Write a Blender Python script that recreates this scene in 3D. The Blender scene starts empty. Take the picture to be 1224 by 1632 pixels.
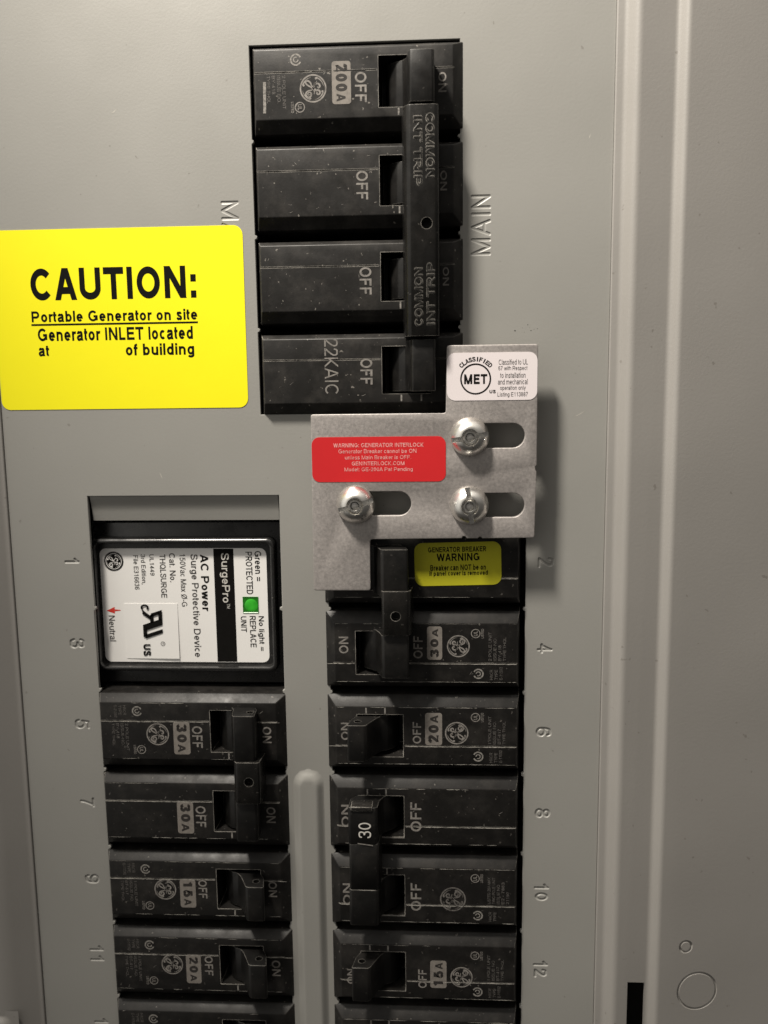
import bpy, bmesh, math, random
from mathutils import Vector, Matrix, Euler
random.seed(7)
MM = 0.001
SC = bpy.context.scene
COL = SC.collection

# ------------------------------------------------------------------ camera
# panel frame used everywhere below, in millimetres: u to the right, v up, w out of the panel towards the viewer
def W(u, v, w): return Vector((u*MM, -w*MM, v*MM))
cam_d = bpy.data.cameras.new('camera'); cam = bpy.data.objects.new('camera', cam_d); COL.objects.link(cam)
FOOT = (18.1664, 34.3495, 250.6942)
B = Matrix(((1, 0, 0), (0, 0, -1), (0, 1, 0)))
Rc = Matrix.Rotation(-0.0125, 3, 'Z') @ Matrix.Rotation(0.0547, 3, 'Y') @ Matrix.Rotation(-0.1415, 3, 'X')
cam.matrix_world = Matrix.Translation(W(*FOOT)) @ (B @ Rc).to_4x4()
cam_d.sensor_fit = 'VERTICAL'; cam_d.sensor_height = 36; cam_d.sensor_width = 27
cam_d.lens = 1400/1632*36
cam_d.clip_start = 0.01; cam_d.clip_end = 50
cam_d.dof.use_dof = True; cam_d.dof.focus_distance = 0.250; cam_d.dof.aperture_fstop = 15
SC.camera = cam

# ------------------------------------------------------------------ light
world = bpy.data.worlds.new('World'); SC.world = world; world.use_nodes = True
wn = world.node_tree.nodes; wl = world.node_tree.links
bg = wn['Background']
tc = wn.new('ShaderNodeTexCoord'); sx = wn.new('ShaderNodeSeparateXYZ'); rp = wn.new('ShaderNodeValToRGB')
mr = wn.new('ShaderNodeMapRange'); mr.inputs[1].default_value = -1; mr.inputs[2].default_value = 1
wl.new(tc.outputs['Generated'], sx.inputs[0]); wl.new(sx.outputs['Z'], mr.inputs[0]); wl.new(mr.outputs[0], rp.inputs[0])
rp.color_ramp.elements[0].position = 0.0; rp.color_ramp.elements[0].color = (0.030, 0.027, 0.024, 1)
rp.color_ramp.elements[1].position = 1.0; rp.color_ramp.elements[1].color = (1.15, 1.08, 0.98, 1)
e2 = rp.color_ramp.elements.new(0.80); e2.color = (0.30, 0.28, 0.255, 1)
e = rp.color_ramp.elements.new(0.55); e.color = (0.075, 0.071, 0.066, 1)
vd = wn.new('ShaderNodeVectorMath'); vd.operation = 'DOT_PRODUCT'; vd.inputs[1].default_value = Vector((-.86, -.42, .28)).normalized()  # soft glow added from the left to brighten the flange risers, no actual source
vn = wn.new('ShaderNodeVectorMath'); vn.operation = 'NORMALIZE'; wl.new(tc.outputs['Generated'], vn.inputs[0]); wl.new(vn.outputs[0], vd.inputs[0])
m2 = wn.new('ShaderNodeMapRange'); m2.inputs[1].default_value = .55; m2.inputs[2].default_value = 1; wl.new(vd.outputs['Value'], m2.inputs[0])
ad = wn.new('ShaderNodeMix'); ad.data_type = 'RGBA'; ad.blend_type = 'ADD'; ad.inputs[7].default_value = (.75, .72, .66, 1)
wl.new(m2.outputs[0], ad.inputs[0]); wl.new(rp.outputs[0], ad.inputs[6])
wl.new(ad.outputs[2], bg.inputs['Color']); bg.inputs['Strength'].default_value = 0.95
ld = bpy.data.lights.new('ceiling_bulb', 'SPOT'); lamp = bpy.data.objects.new('ceiling_bulb', ld); COL.objects.link(lamp)
lamp.location = W(-160, 480, 195); ld.energy = 25; ld.shadow_soft_size = 0.033; ld.spot_size = math.radians(68); ld.spot_blend = 1.0
lamp.rotation_euler = (W(58, 125, 0)-W(-160, 480, 195)).to_track_quat('-Z', 'Y').to_euler(); ld.color = (1.0, 0.93, 0.83)
SC.view_settings.view_transform = 'Standard'; SC.view_settings.look = 'None'
SC.view_settings.exposure = 0; SC.view_settings.gamma = 1
try: SC.view_settings.use_curve_mapping = False
except Exception: pass
SC.render.engine = 'CYCLES'; SC.cycles.max_bounces = 6

# ------------------------------------------------------------------ materials
MATS = {}
def N(nt, t, **k):
    n = nt.nodes.new(t)
    for a, b in k.items(): setattr(n, a, b)
    return n
def base(name, col, rough=.5, metal=0, spec=.5):
    m = bpy.data.materials.new(name); m.use_nodes = True
    p = m.node_tree.nodes['Principled BSDF']
    p.inputs['Base Color'].default_value = (*col, 1); p.inputs['Roughness'].default_value = rough
    p.inputs['Metallic'].default_value = metal; p.inputs['Specular IOR Level'].default_value = spec
    MATS[name] = m
    return m, m.node_tree, p
def noise(nt, scale, detail=3, rough=.5):
    t = N(nt, 'ShaderNodeTexCoord'); n = N(nt, 'ShaderNodeTexNoise')
    n.inputs['Scale'].default_value = scale; n.inputs['Detail'].default_value = detail; n.inputs['Roughness'].default_value = rough
    nt.links.new(t.outputs['Object'], n.inputs['Vector']); return n.outputs['Fac']
def remap(nt, s, a, b, c, d):
    m = N(nt, 'ShaderNodeMapRange'); nt.links.new(s, m.inputs[0])
    for i, x in enumerate((a, b, c, d)): m.inputs[i+1].default_value = x
    return m.outputs[0]
def mixc(nt, fac, a, b):
    m = N(nt, 'ShaderNodeMix', data_type='RGBA'); nt.links.new(fac, m.inputs[0])
    for s, i in ((a, 6), (b, 7)):
        if hasattr(s, 'is_output'): nt.links.new(s, m.inputs[i])
        else: m.inputs[i].default_value = (*s, 1)
    return m.outputs[2]
def mul(nt, a, b, op='MULTIPLY'):
    m = N(nt, 'ShaderNodeMath', operation=op)
    for i, s in enumerate((a, b)):
        if hasattr(s, 'is_output'): nt.links.new(s, m.inputs[i])
        else: m.inputs[i].default_value = s
    return m.outputs[0]
def bump(nt, p, h, dist, strength=1):
    b = N(nt, 'ShaderNodeBump'); b.inputs['Distance'].default_value = dist; b.inputs['Strength'].default_value = strength
    nt.links.new(h, b.inputs['Height']); nt.links.new(b.outputs[0], p.inputs['Normal'])
def edge_mask(nt, radius, lo, hi):
    bv = N(nt, 'ShaderNodeBevel', samples=4); bv.inputs['Radius'].default_value = radius
    g = N(nt, 'ShaderNodeNewGeometry'); d = N(nt, 'ShaderNodeVectorMath', operation='DOT_PRODUCT')
    nt.links.new(bv.outputs[0], d.inputs[0]); nt.links.new(g.outputs['Normal'], d.inputs[1])
    return remap(nt, d.outputs['Value'], hi, lo, 0, 1)

def paint(name, col):
    m, nt, p = base(name, col, .42, 0, .6)
    big = noise(nt, 28, 4, .6)
    a = tuple(c*.95 for c in col); b = tuple(c*1.05 for c in col)
    c1 = mixc(nt, big, a, b)
    sp = remap(nt, noise(nt, 420, 2, .5), .73, .76, 0, .35)
    nt.links.new(mixc(nt, sp, c1, (.09, .075, .06)), p.inputs['Base Color'])
    nt.links.new(remap(nt, noise(nt, 60, 3), .3, .7, .37, .46), p.inputs['Roughness'])
    bump(nt, p, noise(nt, 1300, 3, .6), .00005, .55)
    b1 = p.inputs['Normal'].links[0].from_node; b0 = N(nt, 'ShaderNodeBump'); b0.inputs['Distance'].default_value = .0011; b0.inputs['Strength'].default_value = 1
    nt.links.new(noise(nt, 17, 1, .3), b0.inputs['Height']); nt.links.new(b0.outputs[0], b1.inputs['Normal'])
    return m
paint('cover_paint', (.286, .281, .262))
paint('trim_paint', (.270, .258, .242))

def plastic(name, col, rough, dust, wear, specks=.5, spec=.33):
    m, nt, p = base(name, col, rough, 0, spec)
    d = mul(nt, remap(nt, noise(nt, 120, 5, .7), .45, .75, 0, 1), dust)
    c = mixc(nt, d, col, (.11, .10, .09))
    s = mul(nt, remap(nt, noise(nt, 900, 2, .5), .70, .74, 0, 1), specks)
    c = mixc(nt, s, c, (.20, .185, .165))
    em = mul(nt, edge_mask(nt, .00032, .90, .992), remap(nt, noise(nt, 260, 4, .7), .36, .60, .2, 1))
    em = mul(nt, em, wear)
    c = mixc(nt, em, c, (.55, .52, .47))
    nt.links.new(c, p.inputs['Base Color'])
    nt.links.new(remap(nt, noise(nt, 200, 4, .6), .3, .7, rough-.07, rough+.1), p.inputs['Roughness'])
    bump(nt, p, noise(nt, 1700, 3, .6), .00003, .5)
    return m
plastic('case_black', (.0085, .0078, .0072), .46, .16, .85)
plastic('case_dusty', (.0095, .0088, .008), .48, .24, .7, .8)
plastic('handle_black', (.006, .0057, .0054), .36, .10, .38, .15)
plastic('tie_black', (.006, .0057, .0052), .27, .08, .55, .2)
plastic('clip_black', (.014, .013, .012), .24, .35, 1.0, .5, .7)
plastic('relief_black', (.007, .0066, .006), .34, .05, .10, .1, .45)
plastic('surge_black', (.010, .010, .010), .27, .10, .12, .35, .95)
base('deep_black', (.008, .008, .008), .7)
base('dark_line', (.010, .009, .008), .8)

def ink(name, col, fade=.5, under=(.03, .028, .026), sc=900, spec=.25):
    m, nt, p = base(name, col, .6, 0, spec)
    f = mul(nt, remap(nt, noise(nt, sc, 4, .7), .42, .70, 0, 1), fade)
    nt.links.new(mixc(nt, f, col, under), p.inputs['Base Color'])
ink('print_grey', (.245, .228, .21), .6)
ink('print_faint', (.15, .14, .13), .8)
ink('badge_grey', (.215, .195, .175), .30)
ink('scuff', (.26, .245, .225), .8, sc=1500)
ink('scratch', (.46, .44, .40), .4, (.3, .29, .26))
ink('worn_lit_edge', (.44, .42, .38), .55, sc=1300)  # pale wear mixed with painted highlight for the case edges
ink('badge_dark', (.030, .027, .025), .1)
ink('print_white', (.62, .60, .56), .15)
ink('print_black', (.007, .0065, .006), .05, (.03, .03, .03), spec=.06)
ink('print_soft', (.050, .047, .046), .15, (.4, .39, .37), 2500)
ink('print_red', (.62, .045, .030), .1, (.6, .3, .3))
ink('print_pink', (.78, .40, .38), .75, (.58, .04, .04), 1400)
def label(name, col, col2, rough=.42):
    m, nt, p = base(name, col, rough, 0, .4)
    nt.links.new(mixc(nt, noise(nt, 90, 4, .6), col, col2), p.inputs['Base Color'])
    bump(nt, p, noise(nt, 140, 2), .00006, .35)
label('caution_yellow', (.93, .86, .004), (.90, .83, .004), .5)
label('label_white', (.87, .86, .84), (.84, .825, .805))
label('label_pink_white', (.78, .71, .73), (.74, .69, .69))
label('label_red', (.62, .022, .026), (.55, .02, .024), .38)
label('label_olive', (.44, .42, .016), (.39, .37, .016), .45)

def metal(name, c1, c2, r1, r2, sc, met):
    m, nt, p = base(name, c1, r1, met, .5)
    f = remap(nt, noise(nt, sc, 6, .72), .33, .68, 0, 1)
    c = mixc(nt, f, c1, c2)
    s = remap(nt, noise(nt, 330, 3, .6), .70, .78, 0, .45)
    c = mixc(nt, s, c, (.12, .10, .09))
    nt.links.new(c, p.inputs['Base Color'])
    nt.links.new(remap(nt, noise(nt, sc*.6, 5, .7), .35, .65, r1, r2), p.inputs['Roughness'])
    bump(nt, p, noise(nt, 1500, 4, .7), .00004, .6)
metal('plate_aluminium', (.47, .435, .415), (.30, .28, .27), .46, .66, 1250, .55)
m_, nt_, p_ = base('screw_chrome', (.86, .84, .80), .2, 1)
nt_.links.new(remap(nt_, noise(nt_, 500, 4, .6),   .3, .7, .24, .36), p_.inputs['Roughness'])
metal('bolt_steel', (.46, .45, .43), (.30, .29, .28), .35, .5, 700, .9)
base('screw_groove', (.05, .048, .045), .5, .6)
base('lamp_frame', (.016, .17, .012), .3)
m_, nt_, p_ = base('lamp_green', (.02, .30, .02), .25)
g_ = mixc(nt_, remap(nt_, noise(nt_, 170, 2), .35, .65, 0, 1), (.006, .10, .006), (.035, .36, .024))
nt_.links.new(g_, p_.inputs['Base Color']); nt_.links.new(g_, p_.inputs['Emission Color']); p_.inputs['Emission Strength'].default_value = .4

# ------------------------------------------------------------------ mesh helpers
# ------------------------------------------------------------------ a plain sans-serif drawn with strokes (cap height 1)
ADV = dict(zip('ABCDEFGHIJKLMNOPQRSTUVWXYZ', (.93, .93, 1., 1., .9, .83, 1.08, 1., .39, .7, .93, .77, 1.16, 1., 1.08, .93, 1.08, .98, .93, .85, 1., .93, 1.32, .93, .93, .85)))
ADV.update(zip('abcdefghijklmnopqrstuvwxyz', (.77, .77, .70, .77, .77, .40, .77, .77, .31, .31, .70, .31, 1.16, .77, .77, .77, .77, .47, .70, .39, .77, .70, 1., .70, .70, .70)))
ADV.update({c: .78 for c in '0123456789'}); ADV.update({' ': .39, '.': .39, ',': .39, ':': .39, '-': .47, '=': .82, '/': .39, '\u00d8': 1.08})
def ell(cx, cy, rx, ry, a0, a1, n=14):
    return [(cx+rx*math.cos(math.radians(a0+(a1-a0)*i/n)), cy+ry*math.sin(math.radians(a0+(a1-a0)*i/n))) for i in range(n+1)]
def cat(l, n=6):
    o = []
    for i in range(len(l)-1):
        p0, p1, p2, p3 = l[max(i-1, 0)], l[i], l[i+1], l[min(i+2, len(l)-1)]
        for k in range(n):
            t = k/n
            o.append(tuple(.5*((2*p1[c])+(-p0[c]+p2[c])*t+(2*p0[c]-5*p1[c]+4*p2[c]-p3[c])*t*t+(-p0[c]+3*p1[c]-3*p2[c]+p3[c])*t**3) for c in (0, 1)))
    return o+[l[-1]]
def glyph(ch, t):
    """stroke centre lines; True = ends cut level"""
    a = ADV[ch]; h = t/2; s = .075 if ch not in 'AVWXYTvwxy' else .02
    L, R = s+h, a-s-h; T, Bm = 1-h, h; m = (L+R)/2; w2 = (R-L)/2
    X = .73; XT = X-h; xm = X/2; ry = (X-t)/2
    st = lambda x, y0=0, y1=1: ([(x, y0), (x, y1)], True)
    ln = lambda *p: (list(p), False)
    dg = lambda x0, y0, x1, y1: ([(x0, y0), (x1, y1)], True)
    bowl = lambda x, y0, y1, r, xs: ln(*([(xs, y1)]+ell(x, (y0+y1)/2, r, (y1-y0)/2, 90, -90)+[(xs, y0)]))
    O = lambda cx, cy, rx, ry_: (ell(cx, cy, rx, ry_, 0, 360, 32), False)
    d = h*1.05
    if ch == 'A': return [dg(s+d, 0, m-.01, 1), dg(a-s-d, 0, m+.01, 1), ln((s+.2, .30), (a-s-.2, .30))]
    if ch == 'B': return [st(L), bowl(R-.22, .53, T, .19, L), bowl(R-.24, Bm, .53, .24, L)]
    if ch == 'C': return [(ell(m+.03, .5, w2+.03, .5-h, 42, 318, 30), False)]
    if ch == 'D': return [st(L), bowl(m, Bm, T, w2, L)]
    if ch == 'E': return [st(L), ln((L, T), (R+h, T)), ln((L, .52), (R+h*.4, .52)), ln((L, Bm), (R+h, Bm))]
    if ch == 'F': return [st(L), ln((L, T), (R+h, T)), ln((L, .50), (R-.02, .50))]
    if ch == 'G': return [(ell(m, .5, w2, .5-h, 42, 330, 30)+[(R, .46)], False), ln((m+.06, .46), (R+h, .46)), st(R, .1, .46)]
    if ch == 'H': return [st(L), st(R), ln((L, .53), (R, .53))]
    if ch == 'I': return [st(a/2)]
    if ch == 'J': return [([(R, 1), (R, .3)]+ell(m, .3, w2, .3-h, 0, -180), False)]
    if ch == 'K': return [st(L), dg(L, .30, R, 1), dg(L+.18, .50, R+.02, 0)]
    if ch == 'L': return [st(L), ln((L, Bm), (R+h, Bm))]
    if ch == 'M': return [st(L), st(R), dg(L, 1, m, 0), dg(R, 1, m, 0)]
    if ch == 'N': return [st(L), st(R), dg(L, 1, R, 0)]
    if ch in 'O': return [O(m, .5, w2, .5-h)]
    if ch == '\u00d8': return [O(m, .5, w2, .5-h), ln((L-.02, -.02), (R+.02, 1.02))]
    if ch == 'Q': return [O(m, .5, w2, .5-h), ln((m+.1, .25), (R+.06, -.02))]
    if ch == 'P': return [st(L), bowl(R-.23, .44, T, .23, L)]
    if ch == 'R': return [st(L), bowl(R-.25, .47, T, .23, L), dg(m, .47, R+.02, 0)]
    if ch == 'S': return [(cat([(R-.02, .72), (R-.09, .90), (m, T), (L+.09, .92), (L+.03, .74), (L+.12, .60), (m, .52), (R-.08, .44), (R, .28), (R-.07, .11), (m, Bm), (L+.07, .11), (L-.01, .32)]), False)]
    if ch == 'T': return [ln((s, T), (a-s, T)), st(a/2)]
    if ch == 'U': return [([(L, 1), (L, .36)]+ell(m, .36, w2, .36-h, 180, 360)+[(R, 1)], False)]
    if ch == 'V': return [dg(s+d, 1, m-.01, 0), dg(a-s-d, 1, m+.01, 0)]
    if ch == 'W': return [dg(s+d, 1, a*.29, 0), dg(a*.29, 0, m, 1), dg(m, 1, a*.71, 0), dg(a*.71, 0, a-s-d, 1)]
    if ch == 'X': return [dg(s+d, 0, a-s-d, 1), dg(s+d, 1, a-s-d, 0)]
    if ch == 'Y': return [dg(s+d, 1, m, .42), dg(a-s-d, 1, m, .42), st(m, 0, .45)]
    if ch == 'Z': return [ln((s, T), (a-s, T)), dg(L, 0, R, 1), ln((s, Bm), (a-s, Bm))]
    if ch == '0': return [O(m, .5, w2, .5-h)]
    if ch == '1': return [st(m+.08), ln((m-.16, .74), (m-.02, .82), (m+.08, .97))]
    if ch == '2': return [(cat([(L, .70), (L+.06, .89), (m, T), (R-.06, .90), (R, .72), (R-.08, .55), (m-.02, .32), (L+.04, .14), (L, Bm)])+[(R+h, Bm)], False)]
    if ch == '3': return [(cat([(L, .74), (L+.07, .90), (m, T), (R-.07, .90), (R-.03, .74), (R-.10, .59), (m-.04, .53)]), False), (cat([(m-.04, .53), (R-.08, .48), (R, .29), (R-.08, .10), (m, Bm), (L+.07, .10), (L-.01, .29)]), False)]
    if ch == '4': return [st(R-.12), ln((L-h, .27), (R+h, .27)), ln((L, .27), (R-.12, .95))]
    if ch == '5': return [(cat([(L, .26), (L+.07, .10), (m, Bm), (R-.07, .12), (R, .32), (R-.07, .54), (m, .62), (L+.05, .52)])+[(L+.10, T), (R, T)], False)]
    if ch == '6': return [O(m, .32, w2, .32-h), (cat([(L, .34), (L+.01, .60), (L+.08, .85), (m+.02, T), (R-.08, .91), (R-.02, .76)]), False)]
    if ch == '7': return [ln((L-h, T), (R+h, T)), ([(R, T), (m+.05, .55), (m-.08, .25), (m-.12, 0)], True)]
    if ch == '8': return [O(m, .74, w2-.03, .26-h), O(m, .27, w2, .28-h)]
    if ch == '9': return [O(m, .68, w2, .32-h), (cat([(R, .66), (R-.01, .40), (R-.08, .15), (m-.02, Bm), (L+.08, .09), (L+.02, .24)]), False)]
    if ch == 'a': return [(cat([(L+.02, .52), (L+.09, .66), (m, XT), (R-.08, .65), (R-.03, .52), (R-.03, .15)])+[(R+.03, 0)], True), (cat([(R-.03, .42), (m, .38), (L+.03, .30), (L, .18), (L+.08, .07), (m-.02, h), (R-.09, .12), (R-.03, .25)]), False)]
    if ch == 'b': return [st(L), O(m, xm, w2, ry)]
    if ch == 'c': return [(ell(m+.02, xm, w2+.02, ry, 48, 312, 24), False)]
    if ch == 'd': return [st(R), O(m, xm, w2, ry)]
    if ch == 'e': return [([(L, xm), (R, xm)]+ell(m, xm, w2, ry, 0, 318, 26), False)]
    if ch == 'f': return [([(m-.02, 0), (m-.02, .80)]+ell(m+.13, .82, .15, .18-h, 180, 80, 8), False), ln((s-.05, X-h), (a-.02, X-h))]
    if ch == 'g': return [O(m, xm, w2, ry), ([(R, X), (R, -.02)]+ell(m, -.02, w2, .24-h, 0, -160), False)]
    if ch in 'hn': return [st(L, 0, 1 if ch == 'h' else X), ([(L, .42)]+ell(m, .45, w2, X-.45-h, 180, 0)+[(R, 0)], False)]
    if ch == 'i': return [st(a/2, 0, X), st(a/2, 1-t*1.05, 1)]
    if ch == 'j': return [st(a/2, -.2, X), st(a/2, 1-t*1.05, 1)]
    if ch == 'k': return [st(L), dg(L, .22, R, X), dg(L+.13, .38, R+.02, 0)]
    if ch == 'l': return [st(a/2)]
    if ch == 'm': return [st(L, 0, X)]+[([(x0, .42)]+ell(x0+w2/2, .47, w2/2, X-.47-h, 180, 0)+[(x0+w2, 0)], False) for x0 in (L, m)]
    if ch == 'o': return [O(m, xm, w2, ry)]
    if ch == 'p': return [st(L, -.27, X), O(m, xm, w2, ry)]
    if ch == 'q': return [st(R, -.27, X), O(m, xm, w2, ry)]
    if ch == 'r': return [st(L, 0, X), ([(L, .40)]+ell(L+.24, .44, .24, X-.44-h, 180, 75, 8), False)]
    if ch == 's': return [(cat([(R-.01, .54), (R-.08, .66), (m, XT), (L+.07, .66), (L+.03, .54), (L+.10, .43), (m, .37), (R-.07, .31), (R, .19), (R-.07, .07), (m, h), (L+.06, .07), (L-.01, .22)]), False)]
    if ch == 't': return [([(m-.03, .93), (m-.03, .17)]+ell(m+.09, .17, .12, .17-h, 180, 280, 6), False), ln((s-.05, X-h), (a-.03, X-h))]
    if ch == 'u': return [([(L, X), (L, .28)]+ell(m, .28, w2, .28-h, 180, 360)+[(R, .3)], False), st(R, 0, X)]
    if ch == 'v': return [dg(s+d, X, m-.01, 0), dg(a-s-d, X, m+.01, 0)]
    if ch == 'w': return [dg(s+d, X, a*.29, 0), dg(a*.29, 0, m, X), dg(m, X, a*.71, 0), dg(a*.71, 0, a-s-d, X)]
    if ch == 'x': return [dg(s+d, 0, a-s-d, X), dg(s+d, X, a-s-d, 0)]
    if ch == 'y': return [dg(s+d, X, m, 0), dg(a-s-d, X, m-.12, -.27)]
    if ch == 'z': return [ln((s, XT), (a-s, XT)), dg(L, 0, R, X), ln((s, h), (a-s, h))]
    if ch == '.': return [st(a/2, 0, t*1.05)]
    if ch == ',': return [([(a/2, t), (a/2-.04, -.14)], True)]
    if ch == ':': return [st(a/2, 0, t*1.05), st(a/2, X-t*1.05, X)]
    if ch == '-': return [ln((s, .36), (a-s, .36))]
    if ch == '=': return [ln((s, .32), (a-s, .32)), ln((s, .62), (a-s, .62))]
    if ch == '/': return [dg(0, 0, a, 1)]
    return []
def stroke_edges(pts, t, level):
    pts = [p for i, p in enumerate(pts) if i == 0 or math.dist(p, pts[i-1]) > 1e-5]
    n = len(pts); out = []; closed = n > 3 and math.dist(pts[0], pts[-1]) < 1e-6; h = t/2
    def nrm(p, q):
        dx, dy = q[0]-p[0], q[1]-p[1]; l = math.hypot(dx, dy) or 1; return -dy/l, dx/l
    for i in range(n):
        if i in (0, n-1) and not closed:
            nx, ny = nrm(pts[0], pts[1]) if i == 0 else nrm(pts[-2], pts[-1])
            if level and abs(nx) > .2: out.append(((pts[i][0]+h/nx, pts[i][1]), (pts[i][0]-h/nx, pts[i][1])))
            else: out.append(((pts[i][0]+nx*h, pts[i][1]+ny*h), (pts[i][0]-nx*h, pts[i][1]-ny*h)))
            continue
        p, q, r = pts[i-1 if i else n-2], pts[i], pts[i+1 if i < n-1 else 1]
        a, b = nrm(p, q), nrm(q, r); mx, my = a[0]+b[0], a[1]+b[1]; l = mx*mx+my*my
        k = 2*h/max(l, .35); out.append(((q[0]+mx*k, q[1]+my*k), (q[0]-mx*k, q[1]-my*k)))
    return out
def text_strokes(s, t):
    x = 0; R = []
    for ch in s:
        for pts, lv in glyph(ch, t): R.append(([(p[0]+x, p[1]) for p in pts], lv))
        x += ADV.get(ch, .5)*(1+max(0, t-.13)*.35)
    return R
def bm_text(s, bold=0, shear=0, **k):
    """flat lettering; the strokes lie a hair above one another"""
    t = .112+bold*.26; bm = bmesh.new(); z = 0
    for pts, lv in text_strokes(s, t):
        E = [tuple(bm.verts.new((p[0]+shear*p[1], p[1], z)) for p in pr) for pr in stroke_edges(pts, t, lv)]
        for a, b in zip(E, E[1:]):
            f = bm.faces.new((a[0], a[1], b[1], b[0])); f.normal_update()
            if f.normal.z < 0: f.normal_flip()
        z = z+.003 if z < .008 else 0
    return bm
def solid_strokes(s, box, rot, t, z0, z1, flare):
    """each stroke of a word as a closed bar (wider at z1), fitted into box"""
    raw = text_strokes(s, t); ang = math.radians(rot); ca, sa = math.cos(ang), math.sin(ang)
    rt = lambda p: (p[0]*ca-p[1]*sa, p[0]*sa+p[1]*ca)
    allp = [rt(q) for pts, lv in raw for pr in stroke_edges(pts, t, lv) for q in pr]
    a, b = min(p[0] for p in allp), max(p[0] for p in allp); c, d = min(p[1] for p in allp), max(p[1] for p in allp)
    x0, x1, y0, y1 = box
    mp = lambda p: (x0+(p[0]-a)/(b-a)*(x1-x0), y0+(p[1]-c)/(d-c)*(y1-y0))
    out = []
    for pts, lv in raw:
        if math.dist(pts[0], pts[-1]) < 1e-6: pts = pts+[pts[1]]
        lo = [[mp(rt(q)) for q in pr] for pr in stroke_edges(pts, t*(1-flare), lv)]; hi = [[mp(rt(q)) for q in pr] for pr in stroke_edges(pts, t*(1+flare), lv)]
        bm = bmesh.new(); V = []
        for l, h_ in zip(lo, hi): V.append([bm.verts.new((*l[0], z0)), bm.verts.new((*l[1], z0)), bm.verts.new((*h_[1], z1)), bm.verts.new((*h_[0], z1))])
        for A, B_ in zip(V, V[1:]):
            for k in range(4): bm.faces.new((A[k], A[(k+1) % 4], B_[(k+1) % 4], B_[k]))
        bm.faces.new(V[0][::-1]); bm.faces.new(V[-1])
        bmesh.ops.recalc_face_normals(bm, faces=bm.faces[:]); out.append(bm)
    return out

def tmp_mesh(data):
    o = bpy.data.objects.new('tmp', data); COL.objects.link(o)
    dg = bpy.context.evaluated_depsgraph_get(); dg.update()
    me = bpy.data.meshes.new_from_object(o.evaluated_get(dg))
    bpy.data.objects.remove(o)
    return me
def bm_box(x0, x1, y0, y1, z0, z1, bev=0, seg=2):
    bm = bmesh.new(); bmesh.ops.create_cube(bm, size=1)
    for v in bm.verts:
        v.co = ((x0+x1)/2+v.co.x*(x1-x0), (y0+y1)/2+v.co.y*(y1-y0), (z0+z1)/2+v.co.z*(z1-z0))
    if bev: bmesh.ops.bevel(bm, geom=bm.edges[:], offset=bev, segments=seg, affect='EDGES', profile=.5)
    return bm
def bm_rings(rings, bev=0, seg=2):
    """closed solid through a stack of equal-length rings"""
    bm = bmesh.new(); R = [[bm.verts.new(p) for p in r] for r in rings]; n = len(R[0])
    for a, b in zip(R, R[1:]):
        for i in range(n): bm.faces.new((a[i], a[(i+1) % n], b[(i+1) % n], b[i]))
    bm.faces.new(R[0][::-1]); bm.faces.new(R[-1])
    bmesh.ops.recalc_face_normals(bm, faces=bm.faces[:])
    if bev:
        es = [e for e in bm.edges if len(e.link_faces) == 2 and e.calc_face_angle(0) > .25]
        bmesh.ops.bevel(bm, geom=es, offset=bev, segments=seg, affect='EDGES', profile=.5)
    return bm
def bm_prism(poly, z0, z1, bev=0, seg=2):
    return bm_rings([[(x, y, z0) for x, y in poly], [(x, y, z1) for x, y in poly]], bev, seg)
def bm_profile_y(poly, y0, y1, bev=0, seg=2):
    """polygon in (x, z) pushed along y"""
    return bm_rings([[(x, y0, z) for x, z in poly], [(x, y1, z) for x, z in poly]], bev, seg)
def bm_lathe(prof, n=48, cx=0, cy=0, closed=False):
    bm = bmesh.new(); R = []
    for r, z in prof:
        if r < 1e-6: R.append([bm.verts.new((cx, cy, z))])
        else: R.append([bm.verts.new((cx+r*math.cos(2*math.pi*i/n), cy+r*math.sin(2*math.pi*i/n), z)) for i in range(n)])
    pairs = list(zip(R, R[1:])) + ([(R[-1], R[0])] if closed else [])
    for a, b in pairs:
        for i in range(n):
            j = (i+1) % n
            if len(a) == 1 and len(b) == 1: continue
            if len(a) == 1: bm.faces.new((a[0], b[i], b[j]))
            elif len(b) == 1: bm.faces.new((a[i], a[j], b[0]))
            else: bm.faces.new((a[i], a[j], b[j], b[i]))
    bmesh.ops.recalc_face_normals(bm, faces=bm.faces[:])
    return bm
def bm_curve(splines, thick, bev=0, z_top=0, res=2):
    """flat sheet with holes from closed outlines; front at z_top"""
    cu = bpy.data.curves.new('tmpc', 'CURVE'); cu.dimensions = '2D'; cu.fill_mode = 'BOTH'
    cu.extrude = thick/2-bev; cu.bevel_depth = bev; cu.bevel_resolution = res
    if bev: cu.offset = -bev
    for pts in splines:
        s = cu.splines.new('POLY'); s.points.add(len(pts)-1); s.use_cyclic_u = True
        for p, q in zip(s.points, pts): p.co = (q[0], q[1], 0, 1)
    me = tmp_mesh(cu); bpy.data.curves.remove(cu)
    bm = bmesh.new(); bm.from_mesh(me); bpy.data.meshes.remove(me)
    bmesh.ops.remove_doubles(bm, verts=bm.verts[:], dist=1e-4)
    for v in bm.verts: v.co.z += z_top-thick/2
    bmesh.ops.recalc_face_normals(bm, faces=bm.faces[:])
    return bm
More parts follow.
